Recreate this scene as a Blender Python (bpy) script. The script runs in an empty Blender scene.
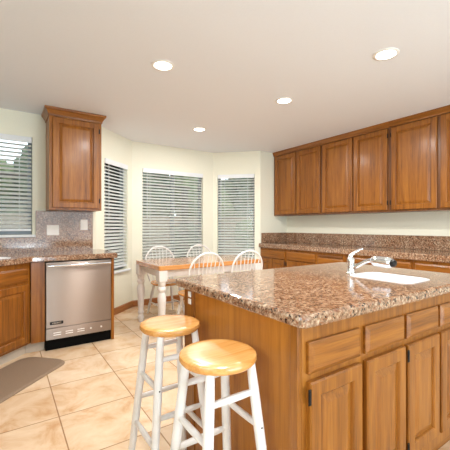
import bpy, bmesh, math, random
from mathutils import Vector, Matrix
random.seed(7)
S = bpy.context.scene
COL = S.collection
PI = math.pi
R = math.radians

# ------------------------------------------------------------------ camera
CAMZ = 1.18
YAW = 33.85
cam = bpy.data.cameras.new('camera'); camo = bpy.data.objects.new('camera', cam); COL.objects.link(camo)
cam.sensor_fit = 'HORIZONTAL'; cam.sensor_width = 36; cam.lens = 36*330/450
cam.shift_y = 1.0/450
cam.clip_start = 0.02
camo.location = (0, 0, CAMZ); camo.rotation_euler = (R(90), 0, R(-YAW))
S.camera = camo

# ------------------------------------------------------------------ world, light, exposure
w = bpy.data.worlds.new('sky'); S.world = w; w.use_nodes = True
bg = w.node_tree.nodes['Background']
bg.inputs[0].default_value = (0.86, 0.93, 1.0, 1); bg.inputs[1].default_value = 2.8
S.view_settings.view_transform = 'Standard'; S.view_settings.look = 'None'
S.view_settings.gamma = 1; S.view_settings.use_curve_mapping = False
S.view_settings.exposure = 0.17

def area(name, loc, rot, sx, sy, power, color):
    l = bpy.data.lights.new(name, 'AREA'); l.shape = 'RECTANGLE'; l.size = sx; l.size_y = sy
    l.energy = power; l.color = color
    o = bpy.data.objects.new(name, l); COL.objects.link(o); o.location = loc; o.rotation_euler = rot
    return o
# added fill light from behind the camera, shining in at the unseen door
area('added_door_fill', (1.6, -3.2, 1.25), (R(90), 0, 0), 3.6, 2.1, 25, (0.86, 0.93, 1.0))
# added upward fill that brightens the ceiling; no patio is built
area('added_ceiling_fill', (1.9, -3.75, 0.1), (R(140), 0, 0), 3.6, 1.2, 310, (0.78, 0.89, 1.0))
area('added_side_fill', (-1.9, -0.4, 1.5), (R(90), 0, R(-90)), 2.2, 1.3, 60, (0.84, 0.92, 1.0))  # added fill from the left, shining in at the unseen side window
LAMP_W = 16

# ------------------------------------------------------------------ materials
def lin(c):
    return tuple(((v/255)/12.92 if v/255 <= .04045 else ((v/255+.055)/1.055)**2.4) for v in c)+(1,)
def newmat(name):
    m = bpy.data.materials.new(name); m.use_nodes = True
    nt = m.node_tree; b = nt.nodes['Principled BSDF']
    return m, nt, b
def N(nt, t, **k):
    n = nt.nodes.new(t)
    for a, v in k.items(): setattr(n, a, v)
    return n
def ramp(nt, fac, stops):
    r = N(nt, 'ShaderNodeValToRGB'); e = r.color_ramp.elements
    while len(e) < len(stops): e.new(0.5)
    for i, (p, c) in enumerate(stops):
        e[i].position = p; e[i].color = c
    nt.links.new(fac, r.inputs[0]); return r
def simple(name, c, rough=.5, metal=0, var=.0, vscale=8, bump=0, coat=0):
    m, nt, b = newmat(name)
    b.inputs['Roughness'].default_value = rough; b.inputs['Metallic'].default_value = metal
    b.inputs['Coat Weight'].default_value = coat
    tc = N(nt, 'ShaderNodeTexCoord'); no = N(nt, 'ShaderNodeTexNoise'); no.inputs['Scale'].default_value = vscale
    no.inputs['Detail'].default_value = 4
    nt.links.new(tc.outputs['Object'], no.inputs['Vector'])
    L = lin(c); d = tuple(x*(1-var) for x in L[:3])+(1,); u = tuple(min(1, x*(1+var)) for x in L[:3])+(1,)
    r = ramp(nt, no.outputs[0], [(.3, d), (.7, u)])
    nt.links.new(r.outputs[0], b.inputs['Base Color'])
    if bump:
        bp = N(nt, 'ShaderNodeBump'); bp.inputs['Strength'].default_value = bump; bp.inputs['Distance'].default_value = .002
        nt.links.new(no.outputs[0], bp.inputs['Height']); nt.links.new(bp.outputs[0], b.inputs['Normal'])
    return m
def wood(name, dark, mid, light, axis='Z', rough=.36, scale=1.0, coat=.2):
    m, nt, b = newmat(name)
    b.inputs['Roughness'].default_value = rough
    b.inputs['Coat Weight'].default_value = coat; b.inputs['Coat Roughness'].default_value = .18
    tc = N(nt, 'ShaderNodeTexCoord'); oi = N(nt, 'ShaderNodeObjectInfo')
    mul = N(nt, 'ShaderNodeMath', operation='MULTIPLY'); mul.inputs[1].default_value = 13.0
    nt.links.new(oi.outputs['Random'], mul.inputs[0])
    cmb = N(nt, 'ShaderNodeCombineXYZ')
    for i in range(3): nt.links.new(mul.outputs[0], cmb.inputs[i])
    add = N(nt, 'ShaderNodeVectorMath', operation='ADD')
    nt.links.new(tc.outputs['Object'], add.inputs[0]); nt.links.new(cmb.outputs[0], add.inputs[1])
    mp = N(nt, 'ShaderNodeMapping')
    sc = {'X': (1.0, 22, 22), 'Y': (14, 1.0, 14), 'Z': (22, 22, 1.0)}[axis]
    mp.inputs['Scale'].default_value = tuple(s*scale for s in sc)
    nt.links.new(add.outputs[0], mp.inputs[0])
    n1 = N(nt, 'ShaderNodeTexNoise'); n1.inputs['Scale'].default_value = 1.3; n1.inputs['Detail'].default_value = 5
    n1.inputs['Distortion'].default_value = .8
    nt.links.new(mp.outputs[0], n1.inputs['Vector'])
    n2 = N(nt, 'ShaderNodeTexNoise'); n2.inputs['Scale'].default_value = 9; n2.inputs['Detail'].default_value = 3
    nt.links.new(mp.outputs[0], n2.inputs['Vector'])
    mx = N(nt, 'ShaderNodeMath', operation='MULTIPLY_ADD'); mx.inputs[1].default_value = .35
    nt.links.new(n2.outputs[0], mx.inputs[0]); 
    m2 = N(nt, 'ShaderNodeMath', operation='MULTIPLY'); m2.inputs[1].default_value = .7
    nt.links.new(n1.outputs[0], m2.inputs[0]); nt.links.new(m2.outputs[0], mx.inputs[2])
    r = ramp(nt, mx.outputs[0], [(.34, lin(dark)), (.52, lin(mid)), (.70, lin(light))])
    nt.links.new(r.outputs[0], b.inputs['Base Color'])
    bp = N(nt, 'ShaderNodeBump'); bp.inputs['Strength'].default_value = .12; bp.inputs['Distance'].default_value = .001
    nt.links.new(n2.outputs[0], bp.inputs['Height']); nt.links.new(bp.outputs[0], b.inputs['Normal'])
    return m
OAK_D, OAK_M, OAK_L = (104, 58, 15), (143, 86, 25), (166, 106, 37)
oak_v = wood('oak_vertical_grain', OAK_D, OAK_M, OAK_L, 'Z')
oak_h = wood('oak_horizontal_grain', OAK_D, OAK_M, OAK_L, 'X')
for _m in (oak_v, oak_h): _m.node_tree.nodes['Principled BSDF'].inputs['Specular IOR Level'].default_value = .35
oak_frame = wood('oak_frame_darkened', (84, 47, 17), (108, 64, 25), (126, 78, 33), 'Z')  # tone darkened so the gaps between the upper doors stand out
oak_panel = wood('oak_end_panel', (146, 88, 26), (167, 104, 32), (180, 116, 40), 'Z', rough=.4, scale=1.2)
oak_base = wood('oak_baseboard', (130, 76, 30), (160, 98, 44), (180, 116, 56), 'X')
pine = wood('clear_finished_wood', (200, 134, 64), (220, 158, 86), (234, 182, 116), 'X', rough=.25, scale=.8, coat=.5)
tabletop_m = wood('butcher_block_wood', (184, 112, 50), (206, 138, 70), (222, 162, 96), 'X', rough=.14, scale=.8, coat=.9)
white_paint = simple('white_paint', (236, 234, 232), .35, var=.03, vscale=20)
vinyl = simple('white_vinyl', (232, 236, 240), .4, var=.02)
blindm = simple('white_blind_slat', (250, 250, 247), .45, var=.02)
_nt = blindm.node_tree; _b = _nt.nodes['Principled BSDF']; _t = _nt.nodes.new('ShaderNodeBsdfTranslucent'); _t.inputs[0].default_value = (.85, .87, .86, 1)
_m = _nt.nodes.new('ShaderNodeMixShader'); _m.inputs[0].default_value = .45
_nt.links.new(_b.outputs[0], _m.inputs[1]); _nt.links.new(_t.outputs[0], _m.inputs[2]); _nt.links.new(_m.outputs[0], _nt.nodes['Material Output'].inputs[0])
wallm = simple('cream_wall_paint', (238, 237, 220), .7, var=.015, vscale=60, bump=.15)
ceilm = simple('white_ceiling_paint', (230, 234, 240), .75, var=.01, vscale=90, bump=.2)
alu = simple('grey_window_frame', (120, 128, 135), .4, .3, .05)
chrome = simple('chrome', (225, 228, 232), .07, 1)
black = simple('black_metal', (22, 20, 20), .4, .4)
kick_black = simple('black_toe_kick', (4, 4, 4), .8); kick_black.node_tree.nodes['Principled BSDF'].inputs['Specular IOR Level'].default_value = .15
toe_pale = simple('pale_toe_kick', (205, 196, 182), .5, var=.06)
porcelain = simple('white_porcelain', (246, 247, 250), .12, coat=.5)
plastic = simple('white_plastic', (240, 238, 234), .35)
matm = simple('taupe_mat', (140, 119, 98), .75, var=.1, vscale=120, bump=.4)
trimw = simple('white_lamp_trim', (238, 236, 232), .4)
darkwood_in = simple('brown_board_wood', (120, 74, 36), .6)  # brown wood of the pull-out cutting board
leaf = simple('garden_foliage', (60, 72, 48), .7, var=.7, vscale=5, bump=1)
leaf2 = simple('garden_foliage_pale', (94, 106, 66), .7, var=.5, vscale=6, bump=1)
grass = simple('lawn_grass', (112, 122, 78), .9, var=.4, vscale=2)
fencem = wood('fence_boards', (98, 82, 66), (128, 110, 92), (150, 134, 114), 'Z', rough=.8, coat=0)
beamm = simple('dark_pergola_timber', (66, 56, 50), .7, var=.2)

def m_steel():
    m, nt, b = newmat('brushed_stainless_steel')
    b.inputs['Metallic'].default_value = 1; b.inputs['Roughness'].default_value = .36
    b.inputs['Base Color'].default_value = lin((164, 150, 140)); b.inputs['Anisotropic'].default_value = 1.0
    tg = N(nt, 'ShaderNodeCombineXYZ'); tg.inputs[2].default_value = 1; nt.links.new(tg.outputs[0], b.inputs['Tangent'])
    return m
steel = m_steel()
plastic_steel = simple('bright_pressed_steel', (240, 238, 236), .35, .25)
def m_granite():
    m, nt, b = newmat('speckled_brown_granite')
    g = N(nt, 'ShaderNodeNewGeometry')
    def nz(s, d=3, w=0):
        n = N(nt, 'ShaderNodeTexNoise'); n.inputs['Scale'].default_value = s; n.inputs['Detail'].default_value = d
        n.inputs['Roughness'].default_value = .65
        nt.links.new(g.outputs['Position'], n.inputs['Vector']); return n
    base = ramp(nt, nz(62, 5).outputs[0], [(.34, lin((84, 60, 44))), (.45, lin((142, 111, 88))), (.56, lin((178, 148, 122))), (.68, lin((210, 194, 168)))])
    v = N(nt, 'ShaderNodeTexVoronoi'); v.inputs['Scale'].default_value = 150
    nt.links.new(g.outputs['Position'], v.inputs['Vector'])
    sep = N(nt, 'ShaderNodeSeparateColor'); nt.links.new(v.outputs['Color'], sep.inputs[0])
    cr = ramp(nt, sep.outputs[0], [(.0, (0, 0, 0, 1)), (.16, (0, 0, 0, 1)), (.20, (1, 1, 1, 1))])
    dn = ramp(nt, nz(26, 3).outputs[0], [(.40, (0,)*3+(1,)), (.52, (1,)*3+(1,))])
    inv = N(nt, 'ShaderNodeMath', operation='SUBTRACT'); inv.inputs[0].default_value = 1
    nt.links.new(cr.outputs[0], inv.inputs[1])
    mm = N(nt, 'ShaderNodeMath', operation='MULTIPLY'); nt.links.new(inv.outputs[0], mm.inputs[0]); nt.links.new(dn.outputs[0], mm.inputs[1])
    mix = N(nt, 'ShaderNodeMixRGB'); nt.links.new(mm.outputs[0], mix.inputs[0]); nt.links.new(base.outputs[0], mix.inputs[1])
    mix.inputs[2].default_value = lin((52, 38, 34))
    r2 = ramp(nt, sep.outputs[1], [(.0, (0, 0, 0, 1)), (.84, (0, 0, 0, 1)), (.88, (.8,)*3+(1,))])
    mix2 = N(nt, 'ShaderNodeMixRGB'); nt.links.new(r2.outputs[0], mix2.inputs[0]); nt.links.new(mix.outputs[0], mix2.inputs[1])
    mix2.inputs[2].default_value = lin((150, 100, 72))
    # larger rusty drifts
    big = ramp(nt, nz(7, 3).outputs[0], [(.4, (1, 1, 1, 1)), (.65, (.86, .78, .72, 1))])
    mu = N(nt, 'ShaderNodeMixRGB', blend_type='MULTIPLY'); mu.inputs[0].default_value = 1
    nt.links.new(mix2.outputs[0], mu.inputs[1]); nt.links.new(big.outputs[0], mu.inputs[2])
    nt.links.new(mu.outputs[0], b.inputs['Base Color'])
    b.inputs['Roughness'].default_value = .09; b.inputs['IOR'].default_value = 1.6
    return m
granite = m_granite()
def m_tile():
    m, nt, b = newmat('travertine_floor_tile')
    g = N(nt, 'ShaderNodeNewGeometry'); mp = N(nt, 'ShaderNodeMapping')
    P = .4575
    mp.inputs['Location'].default_value = (-.285/P, -1.81/P, 0); mp.inputs['Scale'].default_value = (1/P, 1/P, 1/P)
    nt.links.new(g.outputs['Position'], mp.inputs[0])
    br = N(nt, 'ShaderNodeTexBrick'); br.offset = 0; br.squash = 1
    br.inputs['Scale'].default_value = 1; br.inputs['Brick Width'].default_value = 1; br.inputs['Row Height'].default_value = 1
    br.inputs['Mortar Size'].default_value = .009; br.inputs['Mortar Smooth'].default_value = .3
    br.inputs['Color1'].default_value = lin((234, 214, 190)); br.inputs['Color2'].default_value = lin((244, 230, 212))
    br.inputs['Mortar'].default_value = lin((176, 146, 116))
    nt.links.new(mp.outputs[0], br.inputs['Vector'])
    n = N(nt, 'ShaderNodeTexNoise'); n.inputs['Scale'].default_value = 4.5; n.inputs['Detail'].default_value = 7; n.inputs['Roughness'].default_value = .62
    n.inputs['Distortion'].default_value = .6
    # shift veining per tile
    fl = N(nt, 'ShaderNodeVectorMath', operation='FLOOR'); nt.links.new(mp.outputs[0], fl.inputs[0])
    sc = N(nt, 'ShaderNodeVectorMath', operation='MULTIPLY'); sc.inputs[1].default_value = (3.7, 5.3, 0)
    nt.links.new(fl.outputs[0], sc.inputs[0])
    ad = N(nt, 'ShaderNodeVectorMath', operation='ADD'); nt.links.new(sc.outputs[0], ad.inputs[0]); nt.links.new(g.outputs['Position'], ad.inputs[1])
    nt.links.new(ad.outputs[0], n.inputs['Vector'])
    r = ramp(nt, n.outputs[0], [(.30, lin((220, 184, 144))), (.48, lin((242, 228, 208))), (.68, lin((255, 250, 240)))])
    mu = N(nt, 'ShaderNodeMixRGB', blend_type='MULTIPLY'); mu.inputs[0].default_value = .95
    nt.links.new(br.outputs['Color'], mu.inputs[1]); nt.links.new(r.outputs[0], mu.inputs[2])
    nt.links.new(mu.outputs[0], b.inputs['Base Color'])
    b.inputs['Roughness'].default_value = .22
    bp = N(nt, 'ShaderNodeBump'); bp.inputs['Strength'].default_value = .4; bp.inputs['Distance'].default_value = .002
    iv = N(nt, 'ShaderNodeMath', operation='SUBTRACT'); iv.inputs[0].default_value = 1; nt.links.new(br.outputs['Fac'], iv.inputs[1])
    nt.links.new(iv.outputs[0], bp.inputs['Height']); nt.links.new(bp.outputs[0], b.inputs['Normal'])
    return m
tile = m_tile()
def m_glass():
    m, nt, b = newmat('window_glass'); nt.nodes.remove(b)
    out = nt.nodes['Material Output']; tr = N(nt, 'ShaderNodeBsdfTransparent'); gl = N(nt, 'ShaderNodeBsdfGlossy')
    tr.inputs[0].default_value = (.93, .96, .96, 1); gl.inputs['Roughness'].default_value = .02
    fr = N(nt, 'ShaderNodeFresnel'); fr.inputs[0].default_value = 1.45
    mx = N(nt, 'ShaderNodeMixShader'); nt.links.new(fr.outputs[0], mx.inputs[0]); nt.links.new(tr.outputs[0], mx.inputs[1]); nt.links.new(gl.outputs[0], mx.inputs[2])
    nt.links.new(mx.outputs[0], out.inputs[0]); return m
glass = m_glass()
def m_emit(name, c, s):
    m, nt, b = newmat(name)
    b.inputs['Base Color'].default_value = (.9, .9, .9, 1); b.inputs['Emission Color'].default_value = c; b.inputs['Emission Strength'].default_value = s
    return m
lampglow = m_emit('lit_lamp_lens', (1, .95, .86, 1), 5)

# ------------------------------------------------------------------ mesh helpers
def link(name, bm, mat, parent=None, smooth=False, loc=None, rot=None):
    bmesh.ops.recalc_face_normals(bm, faces=bm.faces)
    me = bpy.data.meshes.new(name); bm.to_mesh(me); bm.free()
    if smooth:
        for p in me.polygons: p.use_smooth = True
        try: me.set_sharp_from_angle(angle=R(40))
        except Exception: pass
    me.materials.append(mat)
    o = bpy.data.objects.new(name, me); COL.objects.link(o)
    if parent is not None: o.parent = parent
    if loc is not None: o.location = loc
    if rot is not None: o.rotation_euler = rot
    return o
def bm_new(): return bmesh.new()
def box(bm, x0, y0, z0, x1, y1, z1, bev=0, seg=1, M=None):
    r = bmesh.ops.create_cube(bm, size=1); vs = r['verts']
    bmesh.ops.scale(bm, vec=(abs(x1-x0), abs(y1-y0), abs(z1-z0)), verts=vs)
    bmesh.ops.translate(bm, vec=((x0+x1)/2, (y0+y1)/2, (z0+z1)/2), verts=vs)
    if bev:
        es = list({e for v in vs for e in v.link_edges})
        rb = bmesh.ops.bevel(bm, geom=es, offset=bev, segments=seg, affect='EDGES', profile=.5)
        vs = list({v for f in rb['faces'] for v in f.verts} | {v for v in vs if v.is_valid})
    if M is not None: bmesh.ops.transform(bm, matrix=M, verts=[v for v in vs if v.is_valid])
    return bm
def frame(d):
    d = Vector(d).normalized(); u = Vector((0, 0, 1)) if abs(d.z) < .95 else Vector((1, 0, 0))
    a = d.cross(u).normalized(); b = a.cross(d).normalized(); return a, b
def tube(bm, pts, rad, n=10, cap=True, flat=1.0, upv=None):
    pts = [Vector(p) for p in pts]; rads = rad if isinstance(rad, (list, tuple)) else [rad]*len(pts)
    rings = []
    for i, p in enumerate(pts):
        d = (pts[min(i+1, len(pts)-1)]-pts[max(i-1, 0)])
        a, b = frame(d)
        if i and (a.dot(pa) < 0): a, b = -a, -b
        pa = a
        rings.append([bm.verts.new(p+(a*math.cos(t)+b*math.sin(t)*flat)*rads[i]) for t in [2*PI*k/n for k in range(n)]])
    for r0, r1 in zip(rings, rings[1:]):
        for k in range(n): bm.faces.new((r0[k], r0[(k+1) % n], r1[(k+1) % n], r1[k]))
    if cap: bm.faces.new(rings[0][::-1]); bm.faces.new(rings[-1])
    return bm
def lathe(bm, prof, n=24, o=(0, 0, 0), axis=None):
    """prof: (radius, height) along the axis through o"""
    o = Vector(o)
    if axis is None: a, b, d = Vector((1, 0, 0)), Vector((0, 1, 0)), Vector((0, 0, 1))
    else: d = Vector(axis).normalized(); a, b = frame(d)
    rings = []
    for r, z in prof:
        rings.append([bm.verts.new(o+d*z+(a*math.cos(2*PI*k/n)+b*math.sin(2*PI*k/n))*max(r, 1e-4)) for k in range(n)])
    for r0, r1 in zip(rings, rings[1:]):
        for k in range(n): bm.faces.new((r0[k], r0[(k+1) % n], r1[(k+1) % n], r1[k]))
    bm.faces.new(rings[0][::-1]); bm.faces.new(rings[-1])
    return bm
def rings_mesh(bm, rings, cap0=True, cap1=True):
    vr = [[bm.verts.new(p) for p in r] for r in rings]; n = len(vr[0])
    for r0, r1 in zip(vr, vr[1:]):
        for k in range(n): bm.faces.new((r0[k], r0[(k+1) % n], r1[(k+1) % n], r1[k]))
    if cap0: bm.faces.new(vr[0][::-1])
    if cap1: bm.faces.new(vr[-1])
    return bm
def rrect(x0, y0, x1, y1, r, z=0, k=5):
    pts = []
    for cx, cy, a0 in ((x1-r, y1-r, 0), (x0+r, y1-r, 90), (x0+r, y0+r, 180), (x1-r, y0+r, 270)):
        for i in range(k+1):
            a = R(a0+90*i/k); pts.append(Vector((cx+r*math.cos(a), cy+r*math.sin(a), z)))
    return pts
def inset(poly, d):
    n = len(poly); out = []
    ar = sum(poly[i][0]*poly[(i+1) % n][1]-poly[(i+1) % n][0]*poly[i][1] for i in range(n))
    s = 1 if ar > 0 else -1
    for i in range(n):
        p0, p1, p2 = Vector(poly[i-1][:2]), Vector(poly[i][:2]), Vector(poly[(i+1) % n][:2])
        a = (p1-p0).normalized(); b = (p2-p1).normalized()
        na = Vector((-a.y, a.x))*s; nb = Vector((-b.y, b.x))*s
        m = (na+nb); m = m/m.length; c = max(.3, m.dot(na))
        out.append(p1+m*(d/c))
    return out
def slab(name, outer, holes, z0, z1, mat, r=.012, parent=None):
    bm = bm_new()
    def loop(pts, z): return [bm.verts.new((p[0], p[1], z)) for p in pts]
    def edges(vs): return [bm.edges.new((vs[i], vs[(i+1) % len(vs)])) for i in range(len(vs))]
    def quads(A, B):
        for k in range(len(A)):
            bm.faces.new((A[k], A[(k+1) % len(A)], B[(k+1) % len(A)], B[k]))
    prof = [(r, z1)] + [(r-r*math.sin(a), z1-r+r*math.cos(a)) for a in (R(30), R(60), R(90))] + [(0, z0+r*.6), (r*.2, z0+r*.2), (r*.6, z0)]
    L = [loop(inset(outer, d) if d > 1e-6 else outer, z) for d, z in prof]
    for a, b in zip(L, L[1:]): quads(a, b)
    for z, lo in ((z1, L[0]), (z0, L[-1])):
        es = [bm.edges.get((lo[i], lo[(i+1) % len(lo)])) for i in range(len(lo))]
        hl = []
        for h in holes:
            hv = loop(h, z); es += edges(hv); hl.append(hv)
        if z == z1: top = hl
        else:
            for a, b in zip(top, hl): quads(a, b)
        bmesh.ops.triangle_fill(bm, edges=es, use_beauty=True, use_dissolve=False)
    return link(name, bm, mat, parent)
def thing(name, label, cat, loc=(0, 0, 0), rz=0, group=None):
    o = bpy.data.objects.new(name, None); COL.objects.link(o); o.empty_display_size = .1
    o.location = loc; o.rotation_euler = (0, 0, rz); o['label'] = label; o['category'] = cat
    if group: o['group'] = group
    return o
def tag(o, label, cat, group=None):
    o['label'] = label; o['category'] = cat
    if group: o['group'] = group
    return o
def struct(name, bm, mat, smooth=False):
    o = link(name, bm, mat, None, smooth); o['kind'] = 'structure'; return o
def dup(root, loc, rz=0, label=None):
    r = root.copy(); COL.objects.link(r); r.location = loc; r.rotation_euler = (0, 0, rz)
    if label: r['label'] = label
    for ch in list(root.children):
        c = ch.copy(); COL.objects.link(c); c.parent = r
        for g in list(ch.children):
            d = g.copy(); COL.objects.link(d); d.parent = c
    return r
def px(p):   # direction through an image column, in plan
    l = (p-225)/330; a = R(YAW)
    return (l*math.cos(a)+math.sin(a), -l*math.sin(a)+math.cos(a))

# ------------------------------------------------------------------ room shell
H = 2.42
YL, XR = 4.20, 4.12
A = (-1.15, YL); B = (.93, YL); C_ = (1.56, 4.76); D = (2.95, 4.76); E = (3.52, YL); F = (XR, YL)
XW, YS = -1.15, -2.9
plan = [(XW, YS), (XR, YS), F, E, D, C_, B, A]
T = .12
bm = bm_new(); bmesh.ops.create_cube(bm, size=1); bm.clear()
def prism(poly, z0, z1):
    bm = bm_new()
    a = [bm.verts.new((p[0], p[1], z0)) for p in poly]; b = [bm.verts.new((p[0], p[1], z1)) for p in poly]
    n = len(poly)
    for k in range(n): bm.faces.new((a[k], a[(k+1) % n], b[(k+1) % n], b[k]))
    bm.faces.new(a[::-1]); bm.faces.new(b)
    bmesh.ops.triangulate(bm, faces=[f for f in bm.faces if len(f.verts) > 4])
    return bm
outer = [(XW-T, YS-T), (XR+T, YS-T), (XR+T, YL+T), (3.57, YL+T), (3.0, 4.88), (1.51, 4.88), (.88, YL+T), (XW-T, YL+T)]
struct('floor', prism(outer, -.1, 0), tile)
struct('ceiling', prism(outer, H, H+.1), ceilm)
def wall(name, p, q, holes=(), z0=0.0, z1=H, thick=T, ext0=0, ext1=0, mat=None):
    """wall whose room face runs p->q; the room lies on its right hand side (looking p to q)."""
    p = Vector((p[0], p[1], 0)); q = Vector((q[0], q[1], 0)); L = (q-p).length
    ang = math.atan2(q.y-p.y, q.x-p.x); bm = bm_new()
    xs = sorted(set([-ext0, L+ext1]+[v for h in holes for v in h[:2]])); zs = sorted(set([z0, z1]+[v for h in holes for v in h[2:]]))
    for i in range(len(xs)-1):
        for j in range(len(zs)-1):
            cx, cz = (xs[i]+xs[i+1])/2, (zs[j]+zs[j+1])/2
            if any(h[0] < cx < h[1] and h[2] < cz < h[3] for h in holes): continue
            box(bm, xs[i], 0, zs[j], xs[i+1], thick, zs[j+1])
    bmesh.ops.remove_doubles(bm, verts=bm.verts, dist=1e-5)
    # drop the faces shared by neighbouring blocks
    dead = [f for f in bm.faces if sum(1 for g in bm.faces if g is not f and set(g.verts) == set(f.verts))]
    bmesh.ops.delete(bm, geom=dead, context='FACES_ONLY')
    o = struct(name, bm, mat or wallm); o.location = p; o.rotation_euler = (0, 0, ang)
    return o, L, ang
def on_line(pxl, p, q):   # distance along p->q where an image column meets it
    d = Vector(px(pxl)); p = Vector(p); e = (Vector(q)-p); L = e.length; e /= L
    # p + s e = t d
    det = e.x*(-d.y)+d.x*e.y
    return (-p.x*(-d.y)+d.x*(-p.y))/det
WZ0, WZ1 = .575, 2.045
w1 = (XW*0+.45, .262-A[0], 1.085, 2.155)         # along A->B, from A
s2 = (on_line(104.5, B, C_), on_line(127.5, B, C_)); s3 = (on_line(142.5, C_, D), on_line(203, C_, D)); s4 = (on_line(217.5, D, E), on_line(254.5, D, E))
w2 = (max(.05, s2[0]), s2[1], WZ0, WZ1); w3 = (s3[0], s3[1], WZ0, WZ1); w4 = (s4[0], s4[1], WZ0, WZ1)
WL = {}
WL[1] = (A, B, w1, wall('wall_left', A, B, [w1]))
WL[2] = (B, C_, w2, wall('wall_bay_left', B, C_, [w2]))
WL[3] = (C_, D, w3, wall('wall_bay_back', C_, D, [w3]))
WL[4] = (D, E, w4, wall('wall_bay_right', D, E, [w4]))
wall('wall_end', E, F)
wall('wall_right', F, (XR, YS), ext0=T, ext1=T)
wall('wall_back', (XR, YS), (XW, YS), [(.7, 4.3, .05, 2.12)])
wall('wall_west', (XW, YS), A, [(1.5, 3.6, .95, 2.05)], ext0=T, ext1=T)

def window_unit(i, p, q, hole, ang, mull=(.5,)):
    x0, x1, z0, z1 = hole
    M = Matrix.Translation((p[0], p[1], 0)) @ Matrix.Rotation(ang, 4, 'Z')
    bm = bm_new(); f = .04; y0, y1 = .065, .11
    box(bm, x0, y0, z0, x0+f, y1, z1); box(bm, x1-f, y0, z0, x1, y1, z1)
    box(bm, x0+f, y0, z0, x1-f, y1, z0+f); box(bm, x0+f, y0, z1-f, x1-f, y1, z1)
    for m in mull:
        xm = x0+(x1-x0)*m; box(bm, xm-.025, y0, z0+f, xm+.025, y1, z1-f)
    o = struct('window_%d' % i, bm, alu); o.matrix_world = M
    bm = bm_new(); box(bm, x0+f, .085, z0+f, x1-f, .09, z1-f)
    g = link('window_pane', bm, glass, o)
    bm = bm_new(); box(bm, x0-.03, -.035, z0-.028, x1+.03, .062, z0-.001, .006, 2)
    s = link('window_sill', bm, vinyl, o)
    return M
def blind(p, ang, hole, label, tilt, bottom=0.0):
    x0, x1, z0, z1 = hole; x0 += .006; x1 -= .006
    t = thing('window_blind', label, 'blind', (p[0], p[1], 0), ang, 'white horizontal slat blinds')
    bm = bm_new(); box(bm, x0, -.012, z1-.066, x1, .004, z1-.002, .003, 2); box(bm, x0, .004, z1-.045, x1, .05, z1-.002); link('valance', bm, vinyl, t)
    bm = bm_new(); n = int((z1-.09-z0-.03)/.0445); zt = z1-.09; ztop = zt
    for k in range(n):
        z = zt-.0445*k
        if z < z0+.04+bottom: break
        M = Matrix.Translation((0, .030, z)) @ Matrix.Rotation(R(tilt), 4, 'X')
        box(bm, x0+.002, -.0245, -.0014, x1-.002, .0245, .0014, M=M)
        zl = z
    link('slats', bm, blindm, t)
    bm = bm_new(); box(bm, x0+.002, .008, zl-.05, x1-.002, .052, zl-.026, .003, 2); link('bottom_rail', bm, vinyl, t)
    for fr in ((.18, .82) if x1-x0 < .8 else (.12, .5, .88)):
        xx = x0+(x1-x0)*fr; bm = bm_new()
        for yy in (.004, .056): box(bm, xx-.0015, yy-.0008, zl-.03, xx+.0015, yy+.0008, ztop+.03)
        link('ladder_cord', bm, vinyl, t)
    bm = bm_new(); tube(bm, [(x0+.06, -.018, z1-.06), (x0+.06, -.02, z1-.75)], .004, 6); link('tilt_wand', bm, vinyl, t, True)
lab = {1: 'white slat blind in the window above the left counter beside the single wall cabinet',
       2: 'narrow white slat blind in the angled bay window right of the wall cabinet',
       3: 'wide white slat blind in the middle window of the bay behind the table',
       4: 'white slat blind in the right bay window nearest the long cabinet run'}
for i in (1, 2, 3, 4):
    p, q, hole, (o, L, ang) = WL[i]
    window_unit(i, p, q, hole, ang, (.5,) if i in (1, 3) else ())
    blind(p, ang, hole, lab[i], {1: 34, 2: 32, 3: 32, 4: 32}[i])
# baseboards in the bay
def skirting(name, p, q, e0=0, e1=0):
    p = Vector((p[0], p[1], 0)); q = Vector((q[0], q[1], 0)); L = (q-p).length
    bm = bm_new(); rings_mesh(bm, [[Vector((x, -.001, 0)), Vector((x, -.015, 0)), Vector((x, -.015, .075)), Vector((x, -.006, .09)), Vector((x, -.001, .09))] for x in (-e0, L+e1)])
    o = struct(name, bm, oak_base); o.location = p; o.rotation_euler = (0, 0, math.atan2(q.y-p.y, q.x-p.x))
skirting('baseboard_left', B, C_, -.02, -.006); skirting('baseboard_back', C_, D, -.006, -.006); skirting('baseboard_right', D, E, -.006, .006)
# added glazed door and side window, unseen, put in to admit light
bm = bm_new()
xd0, xd1 = XR-4.3, XR-.7
for x in (xd0, (xd0+xd1)/2-.03, xd1-.06): box(bm, x, YS-.1, .05, x+.06, YS-.04, 2.12)
for a_, b_ in ((xd0+.06, (xd0+xd1)/2-.03), ((xd0+xd1)/2+.03, xd1-.06)):
    box(bm, a_, YS-.1, .05, b_, YS-.04, .13); box(bm, a_, YS-.1, 2.05, b_, YS-.04, 2.12)
door = struct('added_door_1', bm, vinyl)
bm = bm_new(); box(bm, xd0+.06, YS-.072, .13, xd1-.06, YS-.068, 2.05); link('door_pane', bm, glass, door)
bm = bm_new(); y0_, y1_ = YS+1.5, YS+3.6
for y in (y0_, y1_-.05): box(bm, XW-.1, y, .95, XW-.05, y+.05, 2.05)
for z in (.95, 2.0): box(bm, XW-.1, y0_+.05, z, XW-.05, y1_-.05, z+.05)
win5 = struct('window_5', bm, vinyl)
bm = bm_new(); box(bm, XW-.077, y0_+.05, 1.0, XW-.073, y1_-.05, 2.0); link('window_pane', bm, glass, win5)

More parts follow.
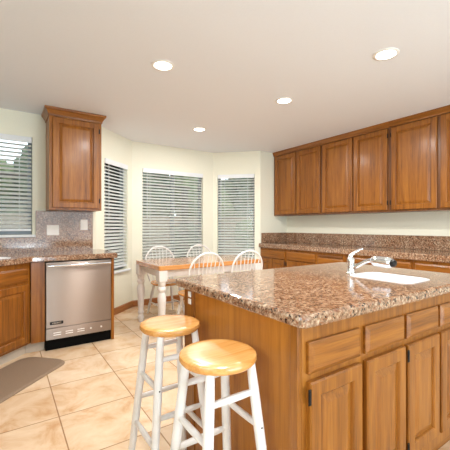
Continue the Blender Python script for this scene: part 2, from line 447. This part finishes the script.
# ------------------------------------------------------------------ cabinet parts
def door_bm(wd, h, t=.021, sink=.012, rail=.055, slope=.024):
    """raised-panel front: lies in x 0..wd, z 0..h, front toward -y"""
    bm = bm_new()
    prof = [(0, 0), (0, -t+.005), (.005, -t), (rail, -t), (rail+.004, -t+.004), (rail+.007, -t+sink), (rail+.012, -t+sink), (rail+.013+slope, -t+.002), (rail+.016+slope, -t+.0015)]
    prof = [(i, y) for i, y in prof if i < min(wd, h)/2-.004]
    rings = [[Vector((i, y, i)), Vector((wd-i, y, i)), Vector((wd-i, y, h-i)), Vector((i, y, h-i))] for i, y in prof]
    return rings_mesh(bm, rings)
def drawer_bm(wd, h, t=.020):
    bm = bm_new()
    prof = [(0, 0), (0, -t+.009), (.003, -t+.007), (.016, -t), (.02, -t)]
    return rings_mesh(bm, [[Vector((i, y, i)), Vector((wd-i, y, i)), Vector((wd-i, y, h-i)), Vector((i, y, h-i))] for i, y in prof])
def hinge(parent, x, z, h=.052):
    bm = bm_new(); box(bm, x-.006, -.0235, z-h/2, x+.006, -.0195, z+h/2, .001); 
    tube(bm, [(x, -.0225, z-h*.42), (x, -.0225, z+h*.42)], .0045, 8)
    link('hinge', bm, black, parent)
def add_door(root, x, z, wd, h, hinges=None, rail=.055):
    d = link('door', door_bm(wd, h, rail=rail), oak_v, root, loc=(x, 0, z))
    if hinges:
        hx = -.006 if hinges == 'L' else wd+.006
        for f in (.09, .91): hinge(d, hx, h*f if h > .3 else h*f)
    return d
def add_drawer(root, x, z, wd, h):
    return link('drawer_front', drawer_bm(wd, h), oak_h, root, loc=(x, 0, z))
def carcass(root, wd, depth, z0, z1, bottom_toe=0, toemat=None, cm=None):
    bm = bm_new(); box(bm, 0, 0, z0, wd, depth, z1, .0015)
    link('carcass', bm, cm or oak_v, root)
    if bottom_toe:
        bm = bm_new(); box(bm, 0, .06, 0, wd, depth, z0-.001); link('toe_kick', bm, toemat or toe_pale, root)

# --- left wall cabinet
r = thing('wall_cabinet', 'single oak wall cabinet with crown moulding hanging over the dishwasher counter', 'cabinet', (.393, 3.87, 0))
carcass(r, .524, YL-3.87-.002, 1.352, 2.34)
add_door(r, .03, 1.375, .462, .945, 'R')
bm = bm_new()
crown_prof = [(0, 2.335), (-.008, 2.335), (-.010, 2.352), (-.030, 2.388), (-.042, 2.396), (-.045, 2.418)]
rings = []
dep = YL-3.87-.002
for o_, z in crown_prof: rings.append([Vector((o_, dep, z)), Vector((o_, o_, z)), Vector((.524-o_, o_, z)), Vector((.524-o_, dep, z))])
rings_mesh(bm, rings); link('crown_moulding', bm, oak_h, r)

# --- right wall cabinets
XU = 3.82
ups = [275.3, 296.6, 322.4, 353.6, 391.5, 439.4]
Yd = [XU*px(p)[1]/px(p)[0] for p in ups]      # far edges of the doors
Yd[0] = YL-.045
bounds = [YL-.002, (Yd[2]+.012), (Yd[4]+.02), 1.115, .08]
ulab = ['oak wall cabinet at the far end of the long run, against the bay corner',
        'oak wall cabinet in the middle of the long run, two doors from the far end',
        'largest looking oak wall cabinet of the long run, nearest the camera in view',
        'oak wall cabinet of the long run just beyond the right edge of the photo']
def uppers(k, y_hi, y_lo, doors):
    r = thing('wall_cabinet', ulab[k], 'cabinet', (XU, y_hi, 0), R(-90), 'oak wall cabinets on the right wall')
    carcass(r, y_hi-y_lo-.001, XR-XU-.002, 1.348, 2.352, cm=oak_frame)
    for j, (a_, b_) in enumerate(doors):
        add_door(r, y_hi-a_, 1.37, a_-b_, .972, 'R' if (k, j) == (1, 1) else 'L' if (k, j) == (2, 0) else None)
    bm = bm_new()
    prof = [(0, 2.352), (-.012, 2.352), (-.014, 2.366), (-.03, 2.40), (-.034, 2.419)]
    rings = [[Vector((0, o_, z)), Vector((y_hi-y_lo-.001, o_, z)), Vector((y_hi-y_lo-.001, XR-XU-.002, z)), Vector((0, XR-XU-.002, z))] for o_, z in prof]
    rings_mesh(bm, rings); link('crown_moulding', bm, oak_h, r)
g = .012
uppers(0, bounds[0], bounds[1], [(Yd[0], Yd[1]+g), (Yd[1]-g, Yd[2]+.03)])
uppers(1, bounds[1], bounds[2], [(Yd[2]-.01, Yd[3]+g), (Yd[3]-g, Yd[4]+.045)])
uppers(2, bounds[2], bounds[3], [(Yd[4]-.005, Yd[5]+.018), (Yd[5]-.018, 1.14)])
uppers(3, bounds[3], bounds[4], [(1.09, .61), (.585, .10)])

# --- right wall base cabinets
XB = 3.52
divs = [XB*px(p)[1]/px(p)[0] for p in (286.5, 317, 345.5)]
bd = [YL-.002, divs[0], divs[1], divs[2], 1.75, .95, .15]
blab = ['oak base cabinet against the end wall, farthest of the run along the right wall',
        'oak base cabinet second from the end wall along the right wall',
        'oak base cabinet along the right wall with a dark pull-out board slot above its drawer',
        'oak base cabinet along the right wall seen behind the faucet',
        'oak base cabinet along the right wall seen beyond the island sink',
        'oak base cabinet along the right wall at the right edge of the photo']
for k in range(6):
    a_, b_ = bd[k], bd[k+1]; wd = a_-b_-.001
    r = thing('base_cabinet', blab[k], 'cabinet', (XB, a_, 0), R(-90), 'oak base cabinets on the right wall')
    carcass(r, wd, XR-XB-.002, .10, .829, 1)
    dz = .66
    if k == 2:
        bm = bm_new(); box(bm, .04, -.022, .775, wd-.04, 0, .795, .002); link('cutting_board', bm, darkwood_in, r)
        add_drawer(r, .02, .63, wd-.04, .13); dz = .60
    else: add_drawer(r, .02, .675, wd-.04, .125)
    if wd > .6:
        add_door(r, .02, .13, wd/2-.026, dz-.135+.005, 'L'); add_door(r, wd/2+.006, .13, wd/2-.026, dz-.13, 'R')
    else: add_door(r, .02, .13, wd-.04, dz-.13, 'L')

CT = .90
# right countertop + splash
o = slab('countertop', [(XR-.002, YL-.002), (3.485, YL-.002), (3.485, .13), (XR-.002, .13)], [], .831, CT, granite, .015)
tag(o, 'long brown granite countertop running along the right wall', 'countertop')
bm = bm_new(); box(bm, 3.535, YL-.020, CT+.0005, XR-.001, YL-.001, 1.066, .003); o = link('backsplash', bm, granite)
tag(o, 'short granite splash on the end wall at the corner of the right counter', 'backsplash')
bm = bm_new(); box(bm, XR-.020, .13, CT+.0005, XR-.001, YL-.021, 1.066, .003); o = link('backsplash', bm, granite)
tag(o, 'long low granite splash along the right wall under the wall cabinets', 'backsplash')

# --- left run: corner sink base, filler, dishwasher, end panel
DY = 3.515
Px, Py = .205, 3.535
dl = .98
r = thing('sink_base_cabinet', 'oak corner sink cabinet set at an angle left of the dishwasher', 'cabinet', (Px-dl*.7071, Py-dl*.7071, 0), R(45))
bm = bm_new(); box(bm, 0, 0, .095, dl, .02, .845, .0015); box(bm, 0, .021, .095, .018, .5, .845); box(bm, dl-.018, .021, .095, dl, .5, .845); box(bm, .019, .021, .095, dl-.019, .5, .11); link('carcass', bm, oak_v, r)
bm = bm_new(); box(bm, 0, .05, 0, dl, .5, .094); link('toe_kick', bm, toe_pale, r)
add_drawer(r, .035, .675, .44, .125); add_drawer(r, .505, .675, .44, .125)
add_door(r, .035, .12, .44, .53, 'L'); add_door(r, .505, .12, .44, .53)
bm = bm_new(); box(bm, .207, DY, .095, .322, DY+.6, .845, .0015)
r = thing('filler_cabinet', 'narrow oak filler stile between the corner sink cabinet and the dishwasher', 'cabinet', (0, 0, 0))
link('stile', bm, oak_v, r)
bm = bm_new(); box(bm, .172, DY+.052, 0, .322, DY+.09, .094); link('toe_kick', bm, toe_pale, r)
bm = bm_new(); box(bm, .929, DY-.01, 0, .957, YL-.002, .845, .001)
o = link('end_panel', bm, oak_v); tag(o, 'oak end panel closing the counter right of the dishwasher', 'cabinet panel')
# dishwasher
r = thing('dishwasher', 'stainless steel dishwasher with bar handle under the left counter', 'dishwasher', (.326, DY, 0))
W_ = .60
bm = bm_new(); box(bm, .0, .02, .10, W_, .58, .835); link('tub', bm, black, r)
bm = bm_new(); box(bm, .002, -.018, .215, W_-.002, .018, .835, .004, 2); d = link('door', bm, steel, r)
bm = bm_new(); box(bm, .002, -.018, .105, W_-.002, .018, .211, .003, 2); lp = link('lower_panel', bm, steel, r)
bm = bm_new(); box(bm, .0, .005, .002, W_, .5, .099, .002); link('toe_kick', bm, kick_black, r)
bm = bm_new(); tube(bm, [(.012, -.05, .805), (W_-.012, -.05, .805)], .0115, 14)
for x in (.02, W_-.02): tube(bm, [(x, -.018, .805), (x, -.05, .805)], .008, 10)
link('handle', bm, chrome, d, True)
bm = bm_new(); box(bm, .015, -.0235, .792, .032, -.0185, .818, .001); link('handle_bracket', bm, black, d)
for j in range(5):
    if j < 3:
        xx = .065+j*.105
        for zz in (.142, .162):
            bm = bm_new(); box(bm, xx, -.0225, zz, xx+.066, -.0185, zz+.008, .001); link('vent_louvre', bm, plastic_steel, lp)
    else:
        xx = .40+(j-3)*.10
        bm = bm_new(); lathe(bm, [(.009, 0), (.009, .004), (.006, .005)], 12, (xx, -.0183, .158), (0, -1, 0)); link('screw', bm, plastic_steel, lp)
bm = bm_new(); rings_mesh(bm, [rrect(0, 0, .115, .030, .007, 0), rrect(0, 0, .115, .030, .007, .003)])
bd_ = link('badge', bm, black, d, loc=(.035, -.0182, .245), rot=(R(90), 0, 0))
fc = bpy.data.curves.new('badge_lettering', 'FONT'); fc.body = 'VIKING'; fc.size = .024; fc.extrude = .0005; fc.align_x = 'CENTER'; fc.align_y = 'CENTER'
fo = bpy.data.objects.new('lettering_source', fc); COL.objects.link(fo); bpy.context.view_layer.update()
tm = bpy.data.meshes.new_from_object(fo.evaluated_get(bpy.context.evaluated_depsgraph_get())); bpy.data.objects.remove(fo); tm.materials.clear(); tm.materials.append(chrome)
fo = bpy.data.objects.new('badge_lettering', tm); COL.objects.link(fo); fo.parent = bd_; fo.location = (.0575, .0145, .0034)
# left countertop with angled sink
e = .035
cs = Vector((Px-dl*.7071, Py-dl*.7071)); nrm = Vector((.7071, -.7071))
ex = Vector((.7071, .7071))
hole_c = cs+ex*(dl/2-.02)-nrm*(.245)
def rot_rect(c, hw, hd, rr, ex, ey):
    return [c+ex*p.x+ey*p.y for p in rrect(-hw, -hd, hw, hd, rr)]
ey = -nrm
left_outer = [(XW+.002, 1.2), (cs.x+e*.4-.05, 1.2), (cs.x+e*.4-.05, cs.y-e), (Px+e*.41, DY-e), (.985, DY-e), (.985, YL-.002), (XW+.002, YL-.002)]
o = slab('countertop', [Vector(p) for p in left_outer], [rot_rect(hole_c, .37, .185, .05, ex, ey)], .848, CT, granite, .012)
tag(o, 'brown granite countertop over the dishwasher turning the left corner', 'countertop')
def bowl(name, c, hw, hd, ex, ey, depth, label, rr=.05, ztop=CT):
    r = thing(name, label, 'sink', (c.x, c.y, ztop), math.atan2(ex.y, ex.x))
    bm = bm_new(); t = .010
    def q(gw, z, rad): return [Vector((p.x, p.y, z)) for p in rrect(-hw-gw, -hd-gw, hw+gw, hd+gw, rad, 0)]
    rings_mesh(bm, [q(-.05, -depth-t, .03), q(-.02, -depth-t+.01, rr), q(-.004, -.02, rr), q(-.004, .0005, rr), q(.011, .0005, rr+.01), q(.010, .004, rr+.01), q(.002, .005, rr), q(-.009, .002, rr), q(-.013, -.006, rr), q(-.022, -depth+.02, rr*.9), q(-.045, -depth, .03)])
    link('basin', bm, porcelain, r, True)
    bm = bm_new(); lathe(bm, [(.038, 0), (.038, .003), (.03, .004), (.028, .001)], 20, (0, 0, -depth+.0005)); link('drain', bm, chrome, r, True)
    return r
bowl('kitchen_sink', hole_c, .37, .185, ex, ey, .19, 'white sink set diagonally in the left corner counter')
# west return base cabinet
r = thing('base_cabinet', 'oak base cabinet under the counter return left of the camera', 'cabinet', (-.53, 1.22, 0), R(90))
bm = bm_new(); box(bm, 0, 0, .10, 1.55, .615, .845, .002); link('carcass', bm, oak_v, r)
for j in range(3): add_drawer(r, .03+j*.5, .675, .47, .125); add_door(r, .03+j*.5, .13, .47, .52)
bm = bm_new(); box(bm, 0, .06, 0, 1.55, .615, .099); link('toe_kick', bm, toe_pale, r)
# left splash, cut around the window
bm = bm_new()
wx0, wx1 = A[0]+w1[0]-.032, A[0]+w1[1]
y0, y1 = YL-.020, YL-.001
box(bm, XW+.001, y0, CT+.0005, .890, y1, 1.055)
box(bm, wx1+.032, y0, 1.055, .890, y1, 1.348)
box(bm, XW+.001, y0, 1.055, wx0, y1, 1.348)
o = link('backsplash', bm, granite); tag(o, 'tall granite splash behind the left counter, between window and wall cabinet', 'backsplash')
# wall plates on the left splash
def on_wall(pxl, Y): d = px(pxl); return Y/d[1]*d[0]
def zat(pxl, y, Y=None, X=None):
    d = px(pxl); t = Y/d[1] if Y is not None else X/d[0]; return CAMZ+(226-y)*t/330
for (a_, b_, yt, yb, lb, kind) in ((46.7, 59, 225, 235.3, 'wide white double switch plate on the left granite splash', 2), (80.4, 87.6, 219.6, 230, 'narrow white outlet plate on the splash near the bay corner', 1)):
    Y = YL-.021; x0, x1 = on_wall(a_, Y), on_wall(b_, Y); zt, zb = zat(a_, yt, Y=Y), zat(a_, yb, Y=Y)
    r = thing('wall_plate', lb, 'outlet' if kind == 1 else 'switch', (x0, Y, zb))
    wd, hh = x1-x0, zt-zb
    bm = bm_new(); box(bm, 0, -.006, 0, wd, 0, hh, .002, 2); link('plate', bm, plastic, r)
    for j in range(kind):
        cx = wd*(j+.5)/kind; bm = bm_new(); box(bm, cx-.016, -.0085, hh/2-.03, cx+.016, -.0062, hh/2+.03, .0012); link('rocker' if kind == 2 else 'socket', bm, plastic, r)

# ------------------------------------------------------------------ island
IX0, IX1, IY0, IY1 = .80, 2.08, .75, 1.545
TOP0 = .858
def island_unit(x0, x1, label, doors):
    r = thing('island_cabinet', label, 'cabinet', (x0, IY0, 0), 0, 'oak cabinets of the kitchen island')
    bm = bm_new(); W = x1-x0-.001; D_ = IY1-IY0
    box(bm, 0, 0, .125, W, .02, TOP0-.001, .0015); box(bm, 0, .0201, .125, .018, D_-.0181, TOP0-.001); box(bm, W-.018, .0201, .125, W, D_-.0181, TOP0-.001)
    box(bm, .0181, .0201, .125, W-.0181, D_-.0181, .14); box(bm, 0, D_-.018, .125, W, D_, TOP0-.001); link('carcass', bm, oak_v, r)
    bm = bm_new(); box(bm, .0, .07, 0, x1-x0-.001, IY1-IY0, .124); link('toe_kick', bm, oak_h, r)
    for a_, b_, hg in doors:
        add_drawer(r, a_-x0, .696, b_-a_, .104)
        add_door(r, a_-x0, .19, b_-a_, .481, hg, rail=.048)
    return r
ua = island_unit(IX0, 1.421, 'near oak island cabinet at the front corner beside the bar stools', [(.823, 1.102, 'L'), (1.134, 1.410, None)])
ub = island_unit(1.422, IX1, 'oak island cabinet under the white bar sink', [(1.432, 1.713, 'L'), (1.738, 2.02, 'R')])
# end panel with planked face, posts and outlet
bm = bm_new()
box(bm, IX0-.012, IY0+.035, 0, IX0-.001, 1.439, TOP0-.001)
ep = link('end_panel', bm, oak_panel); tag(ep, 'plain oak end panel of the island behind the bar stools', 'cabinet panel')
bm = bm_new(); box(bm, IX0-.018, IY0-.001, 0, IX0-.001, IY0+.034, TOP0-.001, .003, 2); link('corner_post', bm, oak_v, ep)
bm = bm_new(); box(bm, IX0-.018, 1.44, 0, IX0-.001, IY1+.002, TOP0-.001, .003, 2); link('corner_post', bm, oak_v, ep)
r = thing('outlet', 'small white duplex outlet at the far post of the island end', 'outlet', (IX0-.0185, 1.482, .818))
for zz in (.018, -.018):
    bm = bm_new(); box(bm, -.005, -.014, zz-.014, 0, .014, zz+.014, .002, 2); link('socket', bm, plastic, r)
# island top
ic = Vector((1.735, .996)); hw, hd = .115, .165
hole = [Vector((ic.x+p.x, ic.y+p.y)) for p in rrect(-hw, -hd, hw, hd, .045)]
IT = [p for p in rrect(.765, .708, 2.20, 1.64, .03)]
o = slab('countertop', [Vector((p.x, p.y)) for p in IT], [hole], TOP0, CT, granite, .014)
tag(o, 'polished brown granite top of the kitchen island with the bar sink', 'countertop')
bowl('bar_sink', ic, hw, hd, Vector((1, 0)), Vector((0, 1)), .14, 'small white bar sink set in the island top beside the faucet', .045)
# faucet
r = thing('faucet', 'chrome single lever pull-out faucet standing on the island beside the bar sink', 'faucet', (1.707, 1.206, CT+.0005))
bm = bm_new(); lathe(bm, [(.027, 0), (.027, .004), (.023, .008), (.021, .014), (.0205, .055), (.022, .072), (.021, .085), (.016, .094), (.006, .098)], 24); link('base', bm, chrome, r, True)
bm = bm_new(); pts = [(-.002, .004, .078), (.0, .004, .100), (.014, -.006, .120), (.034, -.020, .134), (.060, -.036, .146)]
tube(bm, pts, [.019, .016, .012, .009, .006], 14, flat=.8); link('lever', bm, chrome, r, True)
bm = bm_new(); pts = [(.002, -.012, .030), (.004, -.045, .050), (.004, -.085, .074), (.002, -.115, .086), (0, -.135, .088)]
tube(bm, pts, [.012, .0115, .011, .012, .015], 14); sp = link('spout', bm, chrome, r, True)
bm = bm_new(); lathe(bm, [(.014, 0), (.023, .008), (.0285, .022), (.0295, .05), (.0275, .052), (.0275, .056), (.0295, .058), (.0305, .095), (.028, .112), (.022, .118)], 24, (0, -.130, .088), (0, -1, -.04))
h_ = link('spray_head', bm, chrome, r, True)
bm = bm_new(); lathe(bm, [(.021, 0), (.021, .006), (.017, .018), (.010, .021)], 20, (0, -.2478, .0833), (0, -1, -.04)); link('nozzle', bm, black, h_, True)

# ------------------------------------------------------------------ bar stools
def make_stool(loc, label):
    r = thing('bar_stool', label, 'stool', loc, 0, 'bar stools at the island end')
    zt, rs = .750, .134
    bm = bm_new(); lathe(bm, [(rs-.022, zt-.032), (rs-.008, zt-.029), (rs-.001, zt-.02), (rs, zt-.013), (rs-.003, zt-.005), (rs-.011, zt-.001), (rs-.03, zt), (.05, zt-.002), (.001, zt-.003)], 56)
    link('seat', bm, pine, r, True)
    def P(sx, sy, z):   # point on a leg's axis
        rad = .205-.128*z; return Vector((sx*rad*.7071, sy*rad*.7071, z))
    for sx, sy in ((-1, -1), (1, -1), (1, 1), (-1, 1)):
        bm = bm_new(); zs = [0, .15, .35, .5, .64, zt-.03]
        tube(bm, [P(sx, sy, z) for z in zs], [.0135, .0155, .017, .0175, .0165, .0145], 14); link('leg', bm, white_paint, r, True)
        lg = r
    for a_, b_, zz in (((-1, -1), (1, -1), .625), ((-1, 1), (1, 1), .625), ((-1, -1), (1, -1), .396), ((-1, 1), (1, 1), .396),
                       ((-1, -1), (-1, 1), .51), ((1, -1), (1, 1), .51), ((-1, -1), (-1, 1), .287), ((1, -1), (1, 1), .287)):
        p0, p1 = P(*a_, zz), P(*b_, zz); bm = bm_new(); m = (p0+p1)/2
        tube(bm, [p0, p0.lerp(m, .5), m, p1.lerp(m, .5), p1], [.0095, .0115, .012, .0115, .0095], 12); link('rung', bm, white_paint, r, True)
    for sx, sy, zz in ((1, -1, .51), (-1, -1, .51), (-1, -1, .287), (1, -1, .287)):
        p = P(sx, sy, zz); bm = bm_new(); lathe(bm, [(.0035, 0), (.0035, .0012), (.002, .0016)], 8, p+Vector((0, -.0165, 0)), (0, -1, 0)); link('screw', bm, black, r)
    return r
st = make_stool((.612, .956, 0), 'nearer bar stool with round wood seat and white legs at the island corner')
dup(st, (.622, 1.370, 0), 0, 'farther bar stool with round wood seat and white legs at the island end')

# ------------------------------------------------------------------ breakfast table
TX0, TX1, TY0, TY1 = 1.36, 2.76, 3.27, 4.02
r = thing('breakfast_table', 'farmhouse table with glossy wood top and white turned legs in the bay', 'table', ((TX0+TX1)/2, (TY0+TY1)/2, 0))
hx, hy = (TX1-TX0)/2, (TY1-TY0)/2
bm = bm_new(); z1_ = .755
rings_mesh(bm, [rrect(-hx+.004, -hy+.004, hx-.004, hy-.004, .02, z1_-.050), rrect(-hx, -hy, hx, hy, .022, z1_-.046), rrect(-hx, -hy, hx, hy, .022, z1_-.005), rrect(-hx+.005, -hy+.005, hx-.005, hy-.005, .02, z1_)])
link('tabletop', bm, tabletop_m, r)
ax, ay = hx-.065, hy-.065
for nm, b_ in (('front', (-ax, -ay-.022, ax, -ay)), ('back', (-ax, ay, ax, ay+.022)), ('l', (-ax-.022, -ay, -ax, ay)), ('r', (ax, -ay, ax+.022, ay))):
    bm = bm_new(); box(bm, b_[0], b_[1], .625, b_[2], b_[3], z1_-.051, .002); link('apron', bm, white_paint, r)
for sx in (-1, 1):
    for sy in (-1, 1):
        cx, cy = sx*(hx-.05), sy*(hy-.05)
        bm = bm_new(); box(bm, cx-.047, cy-.047, .585, cx+.047, cy+.047, z1_-.051, .003)
        lathe(bm, [(q*1.2, z) for q, z in [(.024, 0), (.028, .03), (.033, .05), (.027, .075), (.022, .09), (.031, .115), (.031, .125), (.025, .14), (.03, .22), (.036, .34), (.039, .40), (.035, .44), (.026, .465), (.035, .485), (.039, .50), (.036, .515), (.026, .53), (.034, .545), (.036, .575), (.034, .586)]], 20, (cx, cy, 0))
        link('leg', bm, white_paint, r, True)

# ------------------------------------------------------------------ windsor chairs (seat centre at origin, facing +y)
def make_chair(loc, rz, label):
    r = thing('windsor_chair', label, 'chair', loc, rz, 'bow back chairs around the breakfast table')
    zs = .445; bm = bm_new(); n = 32
    def outline(s, z):
        out = []
        for k in range(n):
            a = 2*PI*k/n; x = math.cos(a); y = math.sin(a)
            ww = .205+(.018*y)
            out.append(Vector((x*ww*s*(1+.05*abs(math.sin(2*a))), y*.205*s, z)))
        return out
    rings_mesh(bm, [outline(.88, zs-.034), outline(.98, zs-.02), outline(1.0, zs-.008), outline(.97, zs), outline(.8, zs-.004), outline(.4, zs-.012), outline(.05, zs-.013)])
    link('seat', bm, pine, r, True)
    legs = {}
    for sx in (-1, 1):
        for sy in (-1, 1):
            top = Vector((sx*.12, sy*.12, zs-.028)); bot = Vector((sx*.185, sy*.19, 0)); legs[sx, sy] = (top, bot)
            d = top-bot; L = d.length; bm = bm_new()
            lathe(bm, [(.010, 0), (.014, L*.12), (.019, L*.3), (.012, L*.38), (.017, L*.41), (.012, L*.44), (.019, L*.55), (.021, L*.68), (.013, L*.80), (.018, L*.84), (.013, L)], 12, bot, d)
            link('leg', bm, white_paint, r, True)
    def at(l, f): return l[1].lerp(l[0], f)
    mids = []
    for sx in (-1, 1):
        a_, b_ = at(legs[sx, -1], .38), at(legs[sx, 1], .38); m = (a_+b_)/2; mids.append(m)
        bm = bm_new(); tube(bm, [a_, a_.lerp(b_, .3), m, a_.lerp(b_, .7), b_], [.008, .011, .014, .011, .008], 10); link('stretcher', bm, white_paint, r, True)
    bm = bm_new(); tube(bm, [mids[0], mids[0].lerp(mids[1], .5), mids[1]], [.008, .013, .008], 10); link('stretcher', bm, white_paint, r, True)
    # bow
    def bow(u):   # up one side, over a round arch, down the other; leaning back
        if u < .25: f = u/.25; x = -(.165+.045*math.sin(f*PI/2)); h = .25*f
        elif u > .75: f = (1-u)/.25; x = .165+.045*math.sin(f*PI/2); h = .25*f
        else: a = PI*(u-.25)/.5; x = -.21*math.cos(a); h = .25+.205*math.sin(a)
        return Vector((x, -.155-.20*h, zs-.006+h))
    bm = bm_new(); tube(bm, [bow(k/36) for k in range(37)], .0115, 10); link('back_bow', bm, white_paint, r, True)
    for k in range(7):
        f = (k-3)/3; xb = f*.115; xt = f*.160
        # height where the bow passes above xt
        best = min((bow(j/200) for j in range(20, 181)), key=lambda v: abs(v.x-xt))
        p0 = Vector((xb, -.155+.01*abs(f), zs-.006)); bm = bm_new()
        tube(bm, [p0, p0.lerp(best, .3), p0.lerp(best, .6), best], [.0055, .0075, .006, .005], 8); link('spindle', bm, white_paint, r, True)
    return r
CY = 3.24
ch = make_chair((1.80, CY, 0), 0, 'white bow back chair on the near side of the table, left one')
dup(ch, (2.375, CY+.02, 0), R(-3), 'white bow back chair on the near side of the table, by the right end')
dup(ch, (1.80, 4.09, 0), R(180), 'white bow back chair across the table, in front of the middle window')
dup(ch, (2.43, 4.10, 0), R(178), 'white bow back chair across the table, partly hidden behind a near chair')

# ------------------------------------------------------------------ mat
bm = bm_new()
c = Vector((0, 0)); ex2 = Vector((.7071, .7071)); ey2 = Vector((-.7071, .7071))
def mr(g_, z): return [Vector((p.x, p.y, z)) for p in rrect(-1.0+g_, -.22+g_, 0-g_, .22-g_, .10, 0, 7)]
rings_mesh(bm, [mr(0, .001), mr(0, .006), mr(.012, .016), mr(.02, .017)])
o = link('floor_mat', bm, matm, None, True, (.325, 3.305, 0), (0, 0, R(45))); tag(o, 'taupe anti-fatigue mat on the tiles in front of the corner sink', 'mat')

# ------------------------------------------------------------------ recessed ceiling lights
def make_lamp(loc, label):
    r = thing('recessed_light', label, 'ceiling light', loc, 0, 'recessed ceiling lights')
    bm = bm_new(); n = 32
    pr = [(.088, 0), (.088, -.004), (.084, -.007), (.068, -.007), (.066, -.002), (.062, 0)]
    rings_mesh(bm, [[Vector((rr*math.cos(2*PI*k/n), rr*math.sin(2*PI*k/n), z)) for k in range(n)] for rr, z in pr], False, False)
    link('trim_ring', bm, trimw, r, True)
    bm = bm_new(); lathe(bm, [(.066, -.001), (.064, -.006), (.045, -.011), (.02, -.013)], 28); link('lens', bm, lampglow, r, True)
    l = bpy.data.lights.new('lamp_light', 'AREA'); l.shape = 'DISK'; l.size = .11; l.energy = LAMP_W; l.color = (1, .97, .93)
    lo = bpy.data.objects.new('lamp_light', l); COL.objects.link(lo); lo.parent = r; lo.location = (0, 0, -.018)
    return r
base = make_lamp((1.02, 2.38, H-.0005), 'recessed ceiling light left of centre, above the open floor')
for p, lb in (((2.08, 3.69), 'recessed ceiling light over the breakfast table, smallest in view'),
              ((2.30, 2.38), 'recessed ceiling light between the island and the long cabinet run'),
              ((2.29, 1.33), 'large looking recessed ceiling light over the island near the right'),
              ((1.02, 1.33), 'recessed ceiling light above the bar stools just out of the photo'),
              ((.2, -.9), 'added unseen recessed ceiling light behind the camera on the left'),  # this lamp and the next are added, unseen, to light the back
              ((2.9, -.9), 'added unseen recessed ceiling light behind the camera on the right')):
    dup(base, (p[0], p[1], H-.0005), 0, lb)

# ------------------------------------------------------------------ garden outside
bm = bm_new(); box(bm, -14, -14, -.45, 16, 16, -.25); o = struct('ground', bm, grass)
def shrub(x, y, s, h, mat, label):
    r = thing('shrub', label, 'shrub', (x, y, -.25), 0, 'shrubs outside the windows')
    bm = bm_new(); rnd = random.Random(int(x*31+y*7))
    for k in range(14):
        q = bmesh.ops.create_icosphere(bm, subdivisions=3, radius=s*rnd.uniform(.42, .6))
        vs = q['verts']; off = Vector((rnd.uniform(-.5, .5)*s, rnd.uniform(-.5, .5)*s, h*(.2+.75*(k+.5)/14)))
        for v in vs: v.co = v.co*(1+rnd.uniform(-.16, .16)); v.co.z *= 1.15; v.co += off
    link('foliage', bm, mat, r)
    bm = bm_new(); tube(bm, [(0, 0, -.02), (.03, 0, h*.5)], [.06, .04], 8); link('trunk', bm, beamm, r)
sh = [(-4.1, 11.4, 1.3, 3.9, leaf), (-1.3, 11.6, 1.3, 3.6, leaf2), (1.45, 11.7, 1.3, 3.7, leaf), (4.1, 11.8, 1.3, 3.5, leaf), (6.7, 11.6, 1.3, 3.3, leaf2), (9.2, 11.0, 1.3, 3.6, leaf), (10.15, 14.2, 1.3, 4.4, leaf), (.35, 14.4, 1.2, 3.3, leaf2), (11.6, 9.9, 1.3, 3.4, leaf), (-.4, 7.4, .6, 1.0, leaf2), (1.7, 7.5, .6, .9, leaf2), (4.0, 7.5, .65, 1.2, leaf), (5.9, 7.0, .65, 1.4, leaf2)]
for i, a_ in enumerate(sh):
    shrub(*a_, label='leafy shrub in the garden glimpsed through the window blinds')
r = thing('garden_fence', 'weathered board fence along the garden seen through the blinds', 'fence', (0, 9.6, -.25))
bm = bm_new()
for k in range(90): box(bm, -6+k*.16, 0, 0, -6+k*.16+.15, .02, 1.75)
link('boards', bm, fencem, r)
bm = bm_new(); box(bm, -6, -.05, 1.4, 8.4, -.001, 1.5); box(bm, -6, -.05, .3, 8.4, -.001, .4); link('rail', bm, fencem, r)
r = thing('garden_pergola', 'dark timber pergola beam outside the middle bay window', 'pergola', (0, 6.3, -.25))
bm = bm_new(); box(bm, -.4, -.05, 2.20, 3.3, .05, 2.28); link('beam', bm, beamm, r)
for x in (-.3, 3.2):
    bm = bm_new(); box(bm, x-.05, -.05, 0, x+.05, .05, 2.199); link('post', bm, beamm, r)
